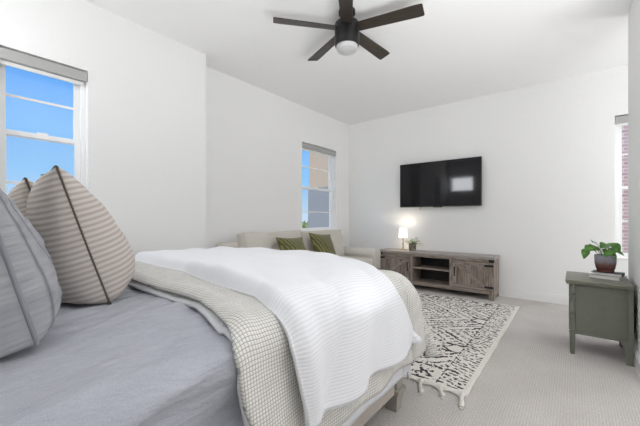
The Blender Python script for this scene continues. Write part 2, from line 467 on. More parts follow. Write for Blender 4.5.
def baseboard(name, axis, c, a0, a1, side):
    b = MB(); t0, t1 = (c, c + 0.016) if side > 0 else (c - 0.016, c)
    u0, u1 = (c, c + 0.011) if side > 0 else (c - 0.011, c)
    if axis == 'X': b.box(t0, t1, a0, a1, 0, 0.10, 0.002); b.box(u0, u1, a0, a1, 0.09, 0.125, 0.003)
    else: b.box(a0, a1, t0, t1, 0, 0.10, 0.002); b.box(a0, a1, u0, u1, 0.09, 0.125, 0.003)
    return struct(b.build(name, M['trim']))
baseboard('baseboard_back', 'Y', YB, XF, 2.0, -1)
baseboard('baseboard_left', 'X', XL, -0.45, YJ, 1)
baseboard('baseboard_left_alcove', 'X', XF, YJ, YB, 1)
baseboard('baseboard_right', 'X', XR, 3.2, YR, -1)

# windows: single-hung vinyl units set into drywall reveals
def window(name, axis, plane, out, a0, a1, z0, z1, zr, muntins, lock=True):
    """plane = room face of the wall; out = direction to the outside (+1 / -1) along axis; a0..a1 along the wall"""
    root = struct(empty(name, (plane, (a0 + a1) / 2, z0) if axis == 'X' else ((a0 + a1) / 2, plane, z0)))
    ox, oy, oz = root.location
    def bx(b, d0, d1, p0, p1, q0, q1, bev=0.003):
        n0, n1 = sorted((plane + out * d0, plane + out * d1))
        if axis == 'X': b.box(n0 - ox, n1 - ox, p0 - oy, p1 - oy, q0 - oz, q1 - oz, bev)
        else: b.box(p0 - ox, p1 - ox, n0 - oy, n1 - oy, q0 - oz, q1 - oz, bev)
    b = MB(); w = 0.035
    for p0, p1, q0, q1 in ((a0, a0 + w, z0, z1), (a1 - w, a1, z0, z1), (a0 + w, a1 - w, z1 - w, z1), (a0 + w, a1 - w, z0, z0 + w)):
        bx(b, 0.06, 0.145, p0, p1, q0, q1)
    struct(b.build('window_frame', M['vinyl'], root))
    b = MB(); bx(b, -0.012, 0.06, a0, a1, z0, z0 + 0.02, 0.004); struct(b.build('window_sill', M['trim'], root))
    s = 0.038
    i0, i1 = a0 + w, a1 - w
    for nm, d0, d1, q0, q1 in (('upper_sash', 0.105, 0.135, zr - 0.02, z1 - w), ('lower_sash', 0.072, 0.102, z0 + w, zr + 0.02)):
        b = MB()
        for p0, p1, r0, r1 in ((i0, i0 + s, q0, q1), (i1 - s, i1, q0, q1), (i0 + s, i1 - s, q1 - s, q1), (i0 + s, i1 - s, q0, q0 + s)):
            bx(b, d0, d1, p0, p1, r0, r1)
        sash = struct(b.build(nm, M['vinyl'], root))
        b = MB(); bx(b, (d0 + d1) / 2 - 0.003, (d0 + d1) / 2 + 0.003, i0 + s * 0.6, i1 - s * 0.6, q0 + s * 0.6, q1 - s * 0.6, 0)
        struct(b.build('pane', M['glass'], sash))
        b = MB(); zm = q0 + (q1 - q0) * muntins[0 if nm == 'upper_sash' else 1]
        bx(b, (d0 + d1) / 2 - 0.008, (d0 + d1) / 2 + 0.008, i0 + s, i1 - s, zm - 0.009, zm + 0.009, 0.002)
        struct(b.build('muntin', M['vinyl'], sash))
        if nm == 'lower_sash' and lock:
            b = MB(); mid = (i0 + i1) / 2; bx(b, 0.078, 0.100, mid - 0.035, mid + 0.035, q1 - 0.001, q1 + 0.014, 0.004)
            struct(b.build('sash_lock', M['vinyl'], sash))
    b = MB(); bx(b, 0.139, 0.141, i0, i1, z0 + w, zr, 0)
    struct(b.build('insect_screen', M['screen'], root))
    return root
window('window_1', 'X', XL, -1, LW0, LW1, Z0, Z1, 1.83, (0.52, 0.55))
window('window_2', 'X', XF, -1, FW0, FW1, Z0, Z1, 1.69, (0.52, 0.42))
window('window_3', 'Y', YB, 1, RW0, RW1, 0.66, Z1, 1.55, (0.5, 0.5))

def roller_shade(loc, axis, length, label):
    root = tag(empty('roller_shade', loc), label, 'blind', 'roller shades at the window heads')
    b = MB(); h = 0.082; d = 0.075
    if axis == 'X': b.box(-d, 0.004, -length / 2, length / 2, -h, 0, 0.006)
    else: b.box(-length / 2, length / 2, -0.004, d, -h, 0, 0.006)
    b.build('cassette', M['shade'], root)
    b = MB()
    if axis == 'X': b.box(-0.050, -0.030, -length / 2 + 0.02, length / 2 - 0.02, -h - 0.028, -h, 0.003)
    else: b.box(-length / 2 + 0.02, length / 2 - 0.02, 0.030, 0.050, -h - 0.028, -h, 0.003)
    b.build('bottom_bar', M['shade_bar'], root)
roller_shade((XL, (LW0 + LW1) / 2, Z1 - 0.016), 'X', LW1 - LW0 - 0.004, 'grey roller shade cassette over the window behind the bed pillows')
roller_shade((XF, (FW0 + FW1) / 2, Z1 - 0.016), 'X', FW1 - FW0 - 0.004, 'grey roller shade cassette over the window behind the sofa')
roller_shade(((RW0 + RW1) / 2, YB, Z1 - 0.016), 'Y', RW1 - RW0 - 0.004, 'grey roller shade cassette over the window beyond the green chest')

# ------------------------------------------------------------------ outside
struct(MB().box(-60, 60, -60, 80, -3.3, -3.2).build('ground', M['grass']))
h1 = tag(empty('neighbour_house', (-5, 11.5, -3.2)), 'beige stucco house seen through the window behind the sofa', 'house')
MB().box(-3.1, 3, -2, 2, 0, 8).build('wall', M['stucco'], h1)
MB().box(-3.13, 3.03, -2.03, 2.03, 0, 5.53).build('lower_wall', M['house_grey'], h1)['label'] = 'grey lower band of the wall'  # plain grey box around the lower part of the beige one
MB().box(-3.35, 3.2, -2.3, 2.2, 8, 8.2).build('roof', M['house_grey'], h1)
h2 = tag(empty('brick_house', (2.4, 9.2, -3.2)), 'pale red brick house beyond the narrow window at right', 'house')
MB().box(-2.6, 3, 0, 3, 0, 7).build('wall', M['brick'], h2)
MB().box(-2.8, 3.2, -0.3, 3.2, 7, 7.25).build('roof', M['house_grey'], h2)

def tree(loc, label, hh=3.2, r=1.3, seed=1):
    root = tag(empty('garden_tree', loc), label, 'tree')
    MB().tube([(0, 0, 0), (0.05, 0.02, hh * 0.4), (0, 0, hh * 0.7)], [0.12, 0.09, 0.05]).build('trunk', M['bark'], root, True)
    b = bmesh.new(); R = random.Random(seed)
    for i in range(900):
        d = Vector((R.gauss(0, 1), R.gauss(0, 1), R.gauss(0, 1))).normalized() * (r * R.uniform(0.5, 1.0)); d.z *= 0.8
        c = Vector((0, 0, hh * 0.75)) + d
        s_ = 0.14; ax = Vector((R.uniform(-1, 1), R.uniform(-1, 1), R.uniform(-1, 1))).normalized(); ay = ax.orthogonal().normalized()
        vs = [b.verts.new(c + ax * s_), b.verts.new(c + ay * s_ * 0.5), b.verts.new(c - ax * s_), b.verts.new(c - ay * s_ * 0.5)]
        b.faces.new(vs)
    me = bpy.data.meshes.new('foliage'); b.to_mesh(me); b.free()
    link_mesh('foliage', me, M['leaf_pale'], root)
tree((-11.9, 13.0, -3.2), 'green garden tree left of the beige house outside the window', 4.4, 1.2, 3)

# ------------------------------------------------------------------ bed
XE, XFAR, YE, YHD, ZT = -0.90, -2.66, 1.78, -0.27, 0.78     # flat top of the mattress before its rounded edges
bed = tag(empty('bed', (-1.78, 0.8, 0)), 'taupe wooden king bed with low rail and tapered feet', 'bed')
BX, BY = -1.78, 0.8
MB().box(XFAR - 0.02 - BX, XE + 0.01 - BX, YHD - 0.02 - BY, YE + 0.03 - BY, 0.32, ZT - 0.02, 0.05, 4).build('mattress', M['pale_sheet'], bed, True)
def rail(x0, x1, y0, y1, nm):
    b = MB(); b.box(x0 - BX, x1 - BX, y0 - BY, y1 - BY, 0.115, 0.30, 0.004)
    b.box(x0 - 0.006 - BX, x1 + 0.006 - BX, y0 - 0.006 - BY, y1 + 0.006 - BY, 0.285, 0.31, 0.004)
    b.build(nm, M['taupe'], bed)
rail(-0.862, -0.835, -0.28, 1.77, 'side_rail')
rail(-2.725, -2.698, -0.28, 1.77, 'side_rail')
rail(-2.70, -0.86, 1.805, 1.832, 'foot_rail')
def bed_leg(x, y):
    b = MB()
    b.box(x - 0.042 - BX, x + 0.042 - BX, y - 0.042 - BY, y + 0.042 - BY, 0.135, 0.34, 0.004)
    b.box(x - 0.058 - BX, x + 0.058 - BX, y - 0.058 - BY, y + 0.058 - BY, 0.112, 0.140, 0.008)
    t = bmesh.new(); bmesh.ops.create_cube(t, size=1)
    for v_ in t.verts:
        w_ = 0.048 if v_.co.z > 0 else 0.034
        v_.co = Vector((x - BX + (w_ if v_.co.x > 0 else -w_), y - BY + (w_ if v_.co.y > 0 else -w_), 0.118 if v_.co.z > 0 else 0.0))
    b._merge(t)
    b.build('leg', M['taupe_dark'], bed)
for x, y in ((-0.868, 1.82), (-2.69, 1.82), (-0.868, -0.30), (-2.69, -0.30)): bed_leg(x, y)
b = MB(); b.box(-2.74 - BX, -0.82 - BX, -0.405 - BY, -0.345 - BY, 0.25, 1.15, 0.01)
b.box(-2.76 - BX, -0.80 - BX, -0.42 - BY, -0.33 - BY, 1.15, 1.19, 0.01)
b.build('headboard', M['taupe'], bed)

def smooth01(t):
    t = max(0.0, min(1.0, t)); return t * t * (3 - 2 * t)

def drape(px, py, off, lift=0.0, fold=0.0, fseed=0.0, flare=0.03, fk=14.0, foot=0.0):
    """point of a cloth lying over the mattress; px, py are measured along the cloth"""
    r = 0.08 + off
    dx = max(px - XE, 0) - max(XFAR - px, 0)
    dy = max(py - YE, 0) - max(YHD - py, 0)
    cx_, cy_ = max(XFAR, min(XE, px)), max(YHD, min(YE, py))
    if dy > 0: r += (0.07 + foot) * dy / (abs(dx) + dy)
    d = (abs(dx) ** 5 + abs(dy) ** 5) ** 0.2
    top = ZT + off
    if d < 1e-6:
        return Vector((px, py, top + lift))
    hy_ = math.hypot(dx, dy); ux, uy = dx / hy_, dy / hy_
    if d < r * PI / 2:
        a = d / r; out = r * math.sin(a); drop = r * (1 - math.cos(a)); k = math.cos(a)
    else:
        ex = d - r * PI / 2; out = r + ex * (flare if abs(dx) >= abs(dy) else flare * 5.0); drop = r + ex; k = 0
        t = (cy_ * 1.0 if abs(dx) > 0 else 0) + (YE + (XE - cx_) if abs(dy) > 0 else 0) + math.atan2(abs(uy), abs(ux)) * 0.25
        amp = fold * smooth01(ex / 0.35)
        out += amp * (0.6 * math.sin(fk * t + fseed) + 0.5 * math.sin(fk * 1.73 * t + 1.3 + fseed) + 0.35)
    return Vector((cx_ + ux * out, cy_ + uy * out, top - drop + lift * max(k, 0)))

def cloth(name, material, gridfn, nu, nv, thick, label, cat, group=None, sub=0, off=-1):
    """gridfn(u, v) -> (Vector position, (uv x, uv y))"""
    me = bpy.data.meshes.new(name); vs, uvs, fs = [], [], []
    for j in range(nv + 1):
        for i in range(nu + 1):
            p, uv = gridfn(i / nu, j / nv); vs.append(p); uvs.append(uv)
    for j in range(nv):
        for i in range(nu):
            a = j * (nu + 1) + i; fs.append((a, a + 1, a + nu + 2, a + nu + 1))
    me.from_pydata([tuple(p) for p in vs], [], fs)
    ul = me.uv_layers.new(name='UVMap')
    for lp in me.loops: ul.data[lp.index].uv = uvs[lp.vertex_index]
    for p in me.polygons: p.use_smooth = True
    o = link_mesh(name, me, material)
    if thick: solid(o, thick, off)
    if sub: subsurf(o, sub)
    return tag(o, label, cat, group)

def lerp(a, b, t): return a + (b - a) * t
def interp(pts, x):
    if x <= pts[0][0]: return pts[0][1]
    for (a, fa), (b_, fb) in zip(pts, pts[1:]):
        if x <= b_: return lerp(fa, fb, (x - a) / (b_ - a))
    return pts[-1][1]

def fitted(u, v):
    px = lerp(XFAR - 0.45, XE + 0.50, u); py = lerp(YHD - 0.3, YE + 0.40, v)
    p = drape(px, py, 0.0, 0.0, 0.006, 0.4, 0.0, 9)
    w = noise.noise(Vector((px * 3.2 + py * 2, py * 1.1, 3.0))) * 0.014 + (abs(noise.noise(Vector((px * 8 + py * 3.5, py * 2.2, 8.0)))) - 0.2) * 0.026
    d = max(px - XE, 0)
    # pull wrinkles along the side, running with the edge of the mattress
    w2 = (0.050 * noise.noise(Vector((px * 9 + py * 1.5, py * 0.9, 1.0))) + 0.022 * abs(noise.noise(Vector((px * 20 + py * 4, py * 1.6, 6.0))))) * smooth01(d / 0.06)
    return p + Vector((w2 + w * smooth01(d / 0.1), 0, w if d < 0.1 else 0)), (px, py)
cloth('fitted_sheet', M['sheet'], fitted, 150, 110, 0.004, 'blue-grey wrinkled linen sheet fitted over the mattress', 'sheet', off=1)

def flat(u, v):
    px = lerp(XFAR - 0.45, XE + 0.615, u)
    y0 = interp([(-2.7, 0.82), (-1.95, 0.735), (-1.5, 0.725), (-1.25, 0.725), (-1.08, 0.675), (-0.92, 0.62), (-0.7, 0.60), (-0.4, 0.66), (-0.2, 0.72)], px)
    py = lerp(y0, YE + 0.60, v)
    p = drape(px, py, 0.017, 0, 0.006, 2.0, 0.01, 11)
    p.z += 0.006 * noise.noise(Vector((px * 5, py * 5, 0)))
    e_ = smooth01(min(1, v / 0.02)); p.z -= (1 - e_) * 0.010 * (1 if px < XE else 0)
    return p, (px, py)
cloth('flat_sheet', M['pale_sheet'], flat, 120, 90, 0.012, 'pale bluish white sheet hanging below the cream quilt', 'sheet', off=1)

QL = [(-2.8, 0.84), (-1.95, 0.755), (-1.5, 0.745), (-1.25, 0.745), (-1.08, 0.70), (-0.92, 0.640), (-0.78, 0.585), (-0.62, 0.60), (-0.50, 0.645), (-0.35, 0.70)]
def quilt(u, v):
    hem = XE + 0.545
    px = lerp(XFAR - 0.40, hem, u)
    py = lerp(interp(QL, px), YE + 0.55, v)
    s = smooth01(v / 0.05)
    lift = 0.012 * math.sin(min(1, v / 0.05) * PI) + 0.012 * s + 0.010 * noise.noise(Vector((px * 3, py * 3, 5)))
    p = drape(px, py, 0.035, lift, 0.016, 0.9, 0.08, 10, 0.13)
    p += Vector((1, 0, 0)) * 0.008 * noise.noise(Vector((px * 6, py * 6, 2))) * smooth01((px - XE) / 0.1)
    return p, (px, py)
cloth('quilt', M['quilt'], quilt, 150, 130, 0.016, 'cream quilt with grey grid stitching spread across the bed', 'quilt', off=1)

WL = [(-2.8, 1.05), (-2.16, 1.01), (-1.87, 1.01), (-1.5, 0.93), (-1.31, 0.905), (-1.05, 0.885), (-0.88, 0.80), (-0.70, 0.775), (-0.55, 0.80), (-0.40, 0.83), (-0.3, 0.85)]
def white(u, v):
    hem = XE + 0.49
    px = lerp(XFAR - 0.35, hem, u)
    y1 = interp([(-2.8, 1.92), (-1.5, 1.90), (-1.15, 1.82), (-1.0, 1.72), (-0.85, 1.60), (-0.72, 1.61), (-0.55, 1.74), (-0.35, 1.92)], px)
    py = lerp(interp(WL, px), y1, v)
    e_ = smooth01(v / 0.06) * smooth01((1 - v) / 0.05)
    puff = 0.030 + 0.016 * noise.noise(Vector((px * 2.2, py * 2.6, 1))) + 0.009 * noise.noise(Vector((px * 6, py * 5, 4)))
    # soft ridge running along the middle of the folded comforter
    puff += 0.012 * (abs(noise.noise(Vector((px * 2.6 + py * 2.2, py * 1.6 - px, 9)))) * 2 - 0.5)
    puff += 0.022 * math.exp(-((px + 1.75) / 0.55) ** 2)
    p = drape(px, py, 0.070, puff * e_ - 0.022 * (1 - e_), 0.020, 2.6, 0.05, 12, 0.115)
    d = smooth01((px - XE) / 0.12)
    # long soft folds falling down the near side
    fold = (0.030 * abs(math.sin(7.5 * py + 3.2 * px + 0.6)) + 0.012 * math.sin(17 * py - 2 * px)) * d + 0.014 * noise.noise(Vector((px * 4, py * 9, 7))) * d
    p.x += fold - 0.028 * (1 - e_) * d
    return p, (px, py)
cloth('comforter', M['white'], white, 150, 120, 0.020, 'white ridged comforter folded across the foot of the bed', 'comforter', off=1)

# pillows ---------------------------------------------------------------------------
def pillow_mesh(name, w, h, T, gus=0.0, n=26, pw=0.55, pin=0.06, sag=0.0, seed=0, crease=0.006):
    """local x = width (centre 0), local z = height (0 at the bottom), local y = thickness (front +y)"""
    vs, fs, uvs = [], [], []
    def outline(u, v):
        x = u * (1 - pin * (1 - v * v) * abs(u)); z = v * (1 - pin * (1 - u * u) * abs(v))
        return x * w / 2, (z + 1) * h / 2
    def thick(u, v, sd):
        fv = 1 - v * v if v > 0 else 1 - abs(v) ** (2 + 5 * sag)
        t = max(0.0, (1 - u * u) * fv) ** pw
        t *= 1 + sag * (-v)
        nz_ = noise.noise(Vector((u * 2.0 + seed, v * 2.4, sd * 3.0))) * crease * 2 + noise.noise(Vector((u * 5 + seed, v * 6, sd * 5.0))) * crease
        return gus / 2 + T / 2 * t + nz_ * (1 - u * u) * (1 - v * v) ** 0.5
    for sd in (1, -1):
        base = len(vs)
        for j in range(n + 1):
            for i in range(n + 1):
                u = math.sin((i / n - 0.5) * PI); v = math.sin((j / n - 0.5) * PI)
                u = 0.6 * u + 0.4 * (2 * i / n - 1); v = 0.6 * v + 0.4 * (2 * j / n - 1)
                x, z = outline(u, v)
                vs.append((x, sd * thick(u, v, sd), z)); uvs.append((u * w / 2, (v + 1) * h / 2))
        for j in range(n):
            for i in range(n):
                a = base + j * (n + 1) + i
                f = (a, a + 1, a + n + 2, a + n + 1)
                fs.append(f[::-1] if sd > 0 else f)
    N1 = (n + 1) * (n + 1)
    ring = [i for i in range(n + 1)] + [j * (n + 1) + n for j in range(1, n + 1)] + [n * (n + 1) + i for i in range(n - 1, -1, -1)] + [j * (n + 1) for j in range(n - 1, 0, -1)]
    if gus > 0:
        for k in range(len(ring)):
            a, b_ = ring[k], ring[(k + 1) % len(ring)]
            fs.append((a, b_, b_ + N1, a + N1))
    me = bpy.data.meshes.new(name); me.from_pydata(vs, [], fs)
    ul = me.uv_layers.new(name='UVMap')
    for lp in me.loops: ul.data[lp.index].uv = uvs[lp.vertex_index]
    if gus == 0:
        b = bmesh.new(); b.from_mesh(me); bmesh.ops.remove_doubles(b, verts=b.verts, dist=1e-4); bmesh.ops.recalc_face_normals(b, faces=b.faces[:]); b.to_mesh(me); b.free()
    else:
        b = bmesh.new(); b.from_mesh(me); bmesh.ops.recalc_face_normals(b, faces=b.faces[:]); b.to_mesh(me); b.free()
    for p in me.polygons: p.use_smooth = True
    pts = [vs[k] for k in ring]
    return me, pts

def place(o, near_bottom, near_top, wdir=(-1, 0, 0), w=0.5):
    """near_bottom / near_top: corners of the edge that faces the camera; the pillow extends from there along wdir"""
    nb, nt = Vector(near_bottom), Vector(near_top)
    ez = (nt - nb).normalized(); ex = -Vector(wdir); ex = (ex - ez * ex.dot(ez)).normalized(); ey = ez.cross(ex)
    mx = Matrix((ex, ey, ez)).transposed().to_4x4()
    mx.translation = nb - ex * (w / 2)
    o.matrix_world = mx
    return o

def settle(o, zmin=0.792):
    mw, mi_ = o.matrix_world.copy(), o.matrix_world.inverted()
    for v_ in o.data.vertices:
        w_ = mw @ v_.co
        if w_.z < zmin: w_.z = zmin; v_.co = mi_ @ w_
    return o

# striped pillows
sw, sh = 0.60, 0.63
sp_me, sp_ring = pillow_mesh('striped_pillow', sw, sh, 0.36, 0.0, 28, 0.42, 0.035, 0.40, 1)
def striped_pillow(nb, nt, wdir, label):
    o = link_mesh('striped_pillow', sp_me, None)
    if not sp_me.materials: sp_me.materials.append(M['striped'])
    tag(o, label, 'pillow', 'striped pillows on the bed')
    b = MB()
    b.tube([Vector(p) for p in sp_ring], 0.0036, 6, closed=True)
    for k in range(0, len(sp_ring)):
        p = Vector(sp_ring[k]); q = Vector(sp_ring[(k + 1) % len(sp_ring)])
        for t in (0.2, 0.7):
            c = p.lerp(q, t); b.tube([c + Vector((0, -0.006, 0.003)), c + Vector((0, 0.006, -0.003))], 0.0017, 5)
    st = b.build('seam_stitching', M['stitch'], o, True)
    st['label'] = 'dark brown stitched seam'
    return settle(place(o, nb, nt, wdir, sw))
striped_pillow((-1.64, 0.535, 0.785), (-1.64, 0.346, 1.378), (-1, 0.12, 0), 'striped taupe pillow standing tallest, its stitched seam facing the room')
striped_pillow((-2.26, 0.53, 0.785), (-2.29, 0.345, 1.405), (-1, 0.05, 0), 'striped taupe pillow mostly hidden behind the other striped pillow')

gw, gh = 0.62, 0.53
gp_me, gp_ring = pillow_mesh('grey_pillow', gw, gh, 0.21, 0.10, 28, 0.42, 0.03, 0.40, 5, 0.012)
gp_me.materials.append(M['channel'])
gp = tag(link_mesh('grey_pillow', gp_me, None), 'grey quilted boxed pillow nearest the camera at left', 'pillow')
for sd in (1, -1):
    pts = [Vector((p[0], sd * 0.051, p[2])) for p in gp_ring]
    MB().tube(pts, 0.006, 8, closed=True).build('piping', M['piping'], gp, True)
place(gp, (-1.205, 0.160, 0.800), (-1.205, 0.030, 1.315), (-1, 0.05, 0), gw); settle(gp)

# ------------------------------------------------------------------ sofa
sofa = tag(empty('sofa', (-3.0, 3.55, 0)), 'cream upholstered sofa under the far left window', 'sofa')
SX, SY = -3.0, 3.55
def sb(b, x0, x1, y0, y1, z0, z1, bev, seg=4): return b.box(x0 - SX, x1 - SX, y0 - SY, y1 - SY, z0, z1, bev, seg)
sb(MB(), -3.48, -2.55, 2.25, 4.88, 0.10, 0.36, 0.03).build('base', M['sofa'], sofa, True)
sb(MB(), -3.49, -3.30, 2.27, 4.86, 0.30, 0.86, 0.05).build('back', M['sofa'], sofa, True)
def sofa_arm(y0, y1):
    b = MB()
    prof = [(y0, 0.12), (y1, 0.12), (y1, 0.53)] + [((y0 + y1) / 2 + 0.135 * math.cos(a), 0.555 + 0.10 * math.sin(a)) for a in [PI * k / 10 for k in range(0, 11)]] + [(y0, 0.53)]
    b.prism([(p[0] - SY, p[1]) for p in prof], 'X', -3.46 - SX, -2.55 - SX, 0.012)
    b.build('arm', M['sofa'], sofa, True)
sofa_arm(4.62, 4.86); sofa_arm(2.27, 2.51)
for y0, y1 in ((2.53, 3.56), (3.57, 4.60)):
    sb(MB(), -3.30, -2.54, y0, y1, 0.36, 0.52, 0.045, 5).build('seat_cushion', M['sofa'], sofa, True)
for y0, y1, zz, sd in ((2.50, 3.55, 0.985, 1), (3.55, 4.60, 0.965, 6)):
    wd = y1 - y0; me, ring = pillow_mesh('back_cushion', wd, zz - 0.50, 0.10, 0.14, 22, 0.4, 0.012, 0.2, sd, 0.012)
    o = link_mesh('back_cushion', me, M['sofa'], sofa)
    o.matrix_local = Matrix.Translation((-3.18 - SX, (y0 + y1) / 2 - SY, 0.50)) @ Matrix.Rotation(rad(-90), 4, 'Z') @ Matrix.Rotation(rad(10), 4, 'X')
for x, y in ((-3.42, 2.33), (-3.42, 4.8), (-2.6, 2.33), (-2.6, 4.8)):
    MB().lathe([(0, 0), (0.02, 0), (0.03, 0.11), (0, 0.11)], 12, (x - SX, y - SY, 0)).build('foot', M['taupe_dark'], sofa, True)

# olive cushions on the sofa
cu_me, cu_ring = pillow_mesh('throw_pillow', 0.49, 0.44, 0.17, 0, 20, 0.5, 0.07, 0.1, 11)
cu_me.materials.append(M['velvet'])
def throw(loc, rz, lean, roll, label):
    o = tag(link_mesh('throw_pillow', cu_me, None), label, 'pillow', 'olive pillows on the sofa')
    MB().tube([Vector(p) for p in cu_ring], 0.005, 6, closed=True).build('piping', M['velvet'], o, True)
    o.matrix_world = Matrix.Translation(loc) @ Matrix.Rotation(rz, 4, 'Z') @ Matrix.Rotation(lean, 4, 'X') @ Matrix.Translation((0, 0, 0.21)) @ Matrix.Rotation(roll, 4, 'Y') @ Matrix.Translation((0, 0, -0.21))
throw((-2.83, 3.13, 0.51), rad(-90), rad(27), rad(-3), 'olive green velvet pillow at the left sofa cushion')
throw((-2.83, 3.76, 0.53), rad(-90), rad(25), rad(-6), 'olive green velvet pillow at the right sofa cushion near the arm')

# ------------------------------------------------------------------ rug
RX0, RX1, RY0, RY1 = -2.40, -0.54, 2.22, 4.87
nx, ny = 186, 265
vs, fs, mi = [], [], []
for j in range(ny + 1):
    for i in range(nx + 1):
        x = RX0 + (RX1 - RX0) * i / nx; y = RY0 + (RY1 - RY0) * j / ny
        ed = min(i, nx - i, j, ny - j)
        z = 0.016 + 0.004 * noise.noise(Vector((x * 30, y * 30, 0))) - (0.010 if ed == 0 else 0)
        x += 0.006 * noise.noise(Vector((y * 9, 3, 1))) * (i in (0, nx)); y += 0.006 * noise.noise(Vector((x * 9, 7, 1))) * (j in (0, ny))
        vs.append((x - (RX0 + RX1) / 2, y - (RY0 + RY1) / 2, z))
def rug_dark(x, y):
    """x from the rug's centre line, y from its middle: tribal lattice of broken lines"""
    hx, hy = (RX1 - RX0) / 2, (RY1 - RY0) / 2
    ex, ey = hx - abs(x), hy - abs(y)
    n_ = noise.noise(Vector((x * 38, y * 38, 2.0))); n2 = noise.noise(Vector((x * 17, y * 17, 9.0)))
    jx, jy = x + 0.022 * n2, y + 0.022 * noise.noise(Vector((x * 15, y * 15, 4)))
    if ex < 0.04 or ey < 0.04: return False
    if ex < 0.215:                                           # side border: small dashes
        return abs(((jy * 1.0 + 0.3 * jx) / 0.045) % 1 - 0.5) > 0.27 and n_ > -0.06
    if ex < 0.224: return n_ > -0.14                         # border line
    if ey < 0.06: return n_ > -0.3
    if ey < 0.26:                                            # end border: large blotchy stars
        cx_ = (jx / 0.17) % 1 - 0.5; cy_ = (ey - 0.15) / 0.17
        star = min(abs(cx_ - cy_), abs(cx_ + cy_)) < 0.13 and abs(cx_) + abs(cy_) < 0.62
        return (star and n_ > -0.25) or (n_ > 0.27 and n2 > -0.1)
    if ey < 0.285: return n_ > -0.2
    # field: nested hexagons / chevrons with broken rows
    P = 0.95
    yy = abs(((jy + 0.12) % P) - P / 2); d = abs(jx) * 0.85 + yy
    k = d / 0.095
    ring = int(math.floor(k)); fr = k - ring
    if abs(jx) > 0.55 and yy < 0.10: return abs(abs(jx) - 0.56 - yy * 0.9) < 0.016 or abs(yy - 0.085) < 0.014
    if ring % 4 == 0: return fr < 0.30 and n_ > -0.28
    dash = ((jx - jy * (1 if ring % 2 else -1)) / 0.060) % 1
    return fr < 0.64 and dash < 0.60 and n_ > -0.16
for j in range(ny):
    for i in range(nx):
        a = j * (nx + 1) + i; fs.append((a, a + 1, a + nx + 2, a + nx + 1))
        x = (i + 0.5) / nx * (RX1 - RX0) - (RX1 - RX0) / 2; y = (j + 0.5) / ny * (RY1 - RY0) - (RY1 - RY0) / 2
        mi.append(1 if rug_dark(x, y) else 0)
me = bpy.data.meshes.new('area_rug'); me.from_pydata(vs, [], fs)
rug = link_mesh('area_rug', me, [M['rug_cream'], M['rug_dark']], None, ((RX0 + RX1) / 2, (RY0 + RY1) / 2, 0))
for p, k in zip(me.polygons, mi): p.material_index = k; p.use_smooth = True
solid(rug, 0.014, -1)
tag(rug, 'shaggy cream rug with black tribal pattern and a tasselled end', 'rug')
def tassel(x, y, sg, seed):
    R = random.Random(seed); b = MB(); ln = R.uniform(0.10, 0.16); sd = R.uniform(-0.05, 0.05)
    cx_, cy_ = (RX0 + RX1) / 2, (RY0 + RY1) / 2
    x -= cx_; y -= cy_
    pts = [(x, y - sg * 0.01, 0.014), (x + sd * 0.3, y + sg * ln * 0.35, 0.012), (x + sd, y + sg * ln * 0.75, 0.012), (x + sd * 1.3, y + sg * ln, 0.010)]
    b.tube(pts, [0.015, 0.012, 0.016, 0.013], 8)
    for _ in range(5):
        dx = R.uniform(-0.018, 0.018); b.tube([pts[2], (pts[3][0] + dx, pts[3][1] + sg * 0.012, 0.006)], [0.006, 0.003], 5)
    b.lathe([(0, -0.013), (0.016, -0.008), (0.020, 0.0), (0.016, 0.008), (0, 0.013)], 10, (pts[2][0], pts[2][1], 0.013))
    b.build('tassel', M['rug_cream'], rug, True)
for k in range(14):
    tassel(RX1 - 0.03 - k * 0.138, RY0, -1, k)
b = MB(); pts = []
for k in range(13 * 6 + 1):
    x = RX1 - 0.03 - k * 0.138 / 6; ph = (k % 6) / 6
    pts.append((x - (RX0 + RX1) / 2, RY0 - 0.040 + 0.034 * math.sin(ph * PI) - (RY0 + RY1) / 2 + 0.006, 0.011))
b.tube(pts, 0.0085, 7).build('fringe_cord', M['rug_cream'], rug, True)

# ------------------------------------------------------------------ media console
CX0, CX1, CY0, CY1, CH = -2.66, -0.865, 5.0, 5.385, 0.615
con = tag(empty('media_console', ((CX0 + CX1) / 2, (CY0 + CY1) / 2, 0)), 'weathered grey wood media console with barn doors below the television', 'cabinet')
OX, OY = con.location.x, con.location.y
def cb(b, x0, x1, y0, y1, z0, z1, bev=0.003): return b.box(x0 - OX, x1 - OX, y0 - OY, y1 - OY, z0, z1, bev)
cb(MB(), CX0 - 0.01, CX1 + 0.01, CY0 - 0.012, CY1, CH - 0.035, CH).build('top', M['wood_top'], con)
DL, DR = -2.075, -1.445      # inner dividers
for x in (CX0, CX1 - 0.065):
    b = MB(); cb(b, x, x + 0.065, CY0, CY0 + 0.06, 0, CH - 0.035); b.build('front_post', M['wood_z'], con)
for x in (CX0, CX1 - 0.02):
    b = MB(); cb(b, x, x + 0.02, CY0 + 0.06, CY1, 0.06, CH - 0.035); b.build('side_panel', M['wood_z'], con)
    b = MB(); cb(b, x, x + 0.05 if x == CX0 else x + 0.02, CY1 - 0.05, CY1, 0, 0.07); b.build('rear_foot', M['wood_z'], con)
cb(MB(), CX0 + 0.065, CX1 - 0.065, CY0 + 0.005, CY0 + 0.035, CH - 0.075, CH - 0.035).build('top_rail', M['wood_x'], con)
cb(MB(), CX0 + 0.065, CX1 - 0.065, CY0 + 0.005, CY0 + 0.035, 0.085, 0.135).build('bottom_rail', M['wood_x'], con)
cb(MB(), CX0 + 0.02, CX1 - 0.02, CY0 + 0.03, CY1 - 0.01, 0.11, 0.13).build('bottom_panel', M['wood_x'], con)
cb(MB(), CX0 + 0.02, CX1 - 0.02, CY1 - 0.012, CY1 - 0.002, 0.10, CH - 0.035).build('back_panel', M['dark_back'], con)
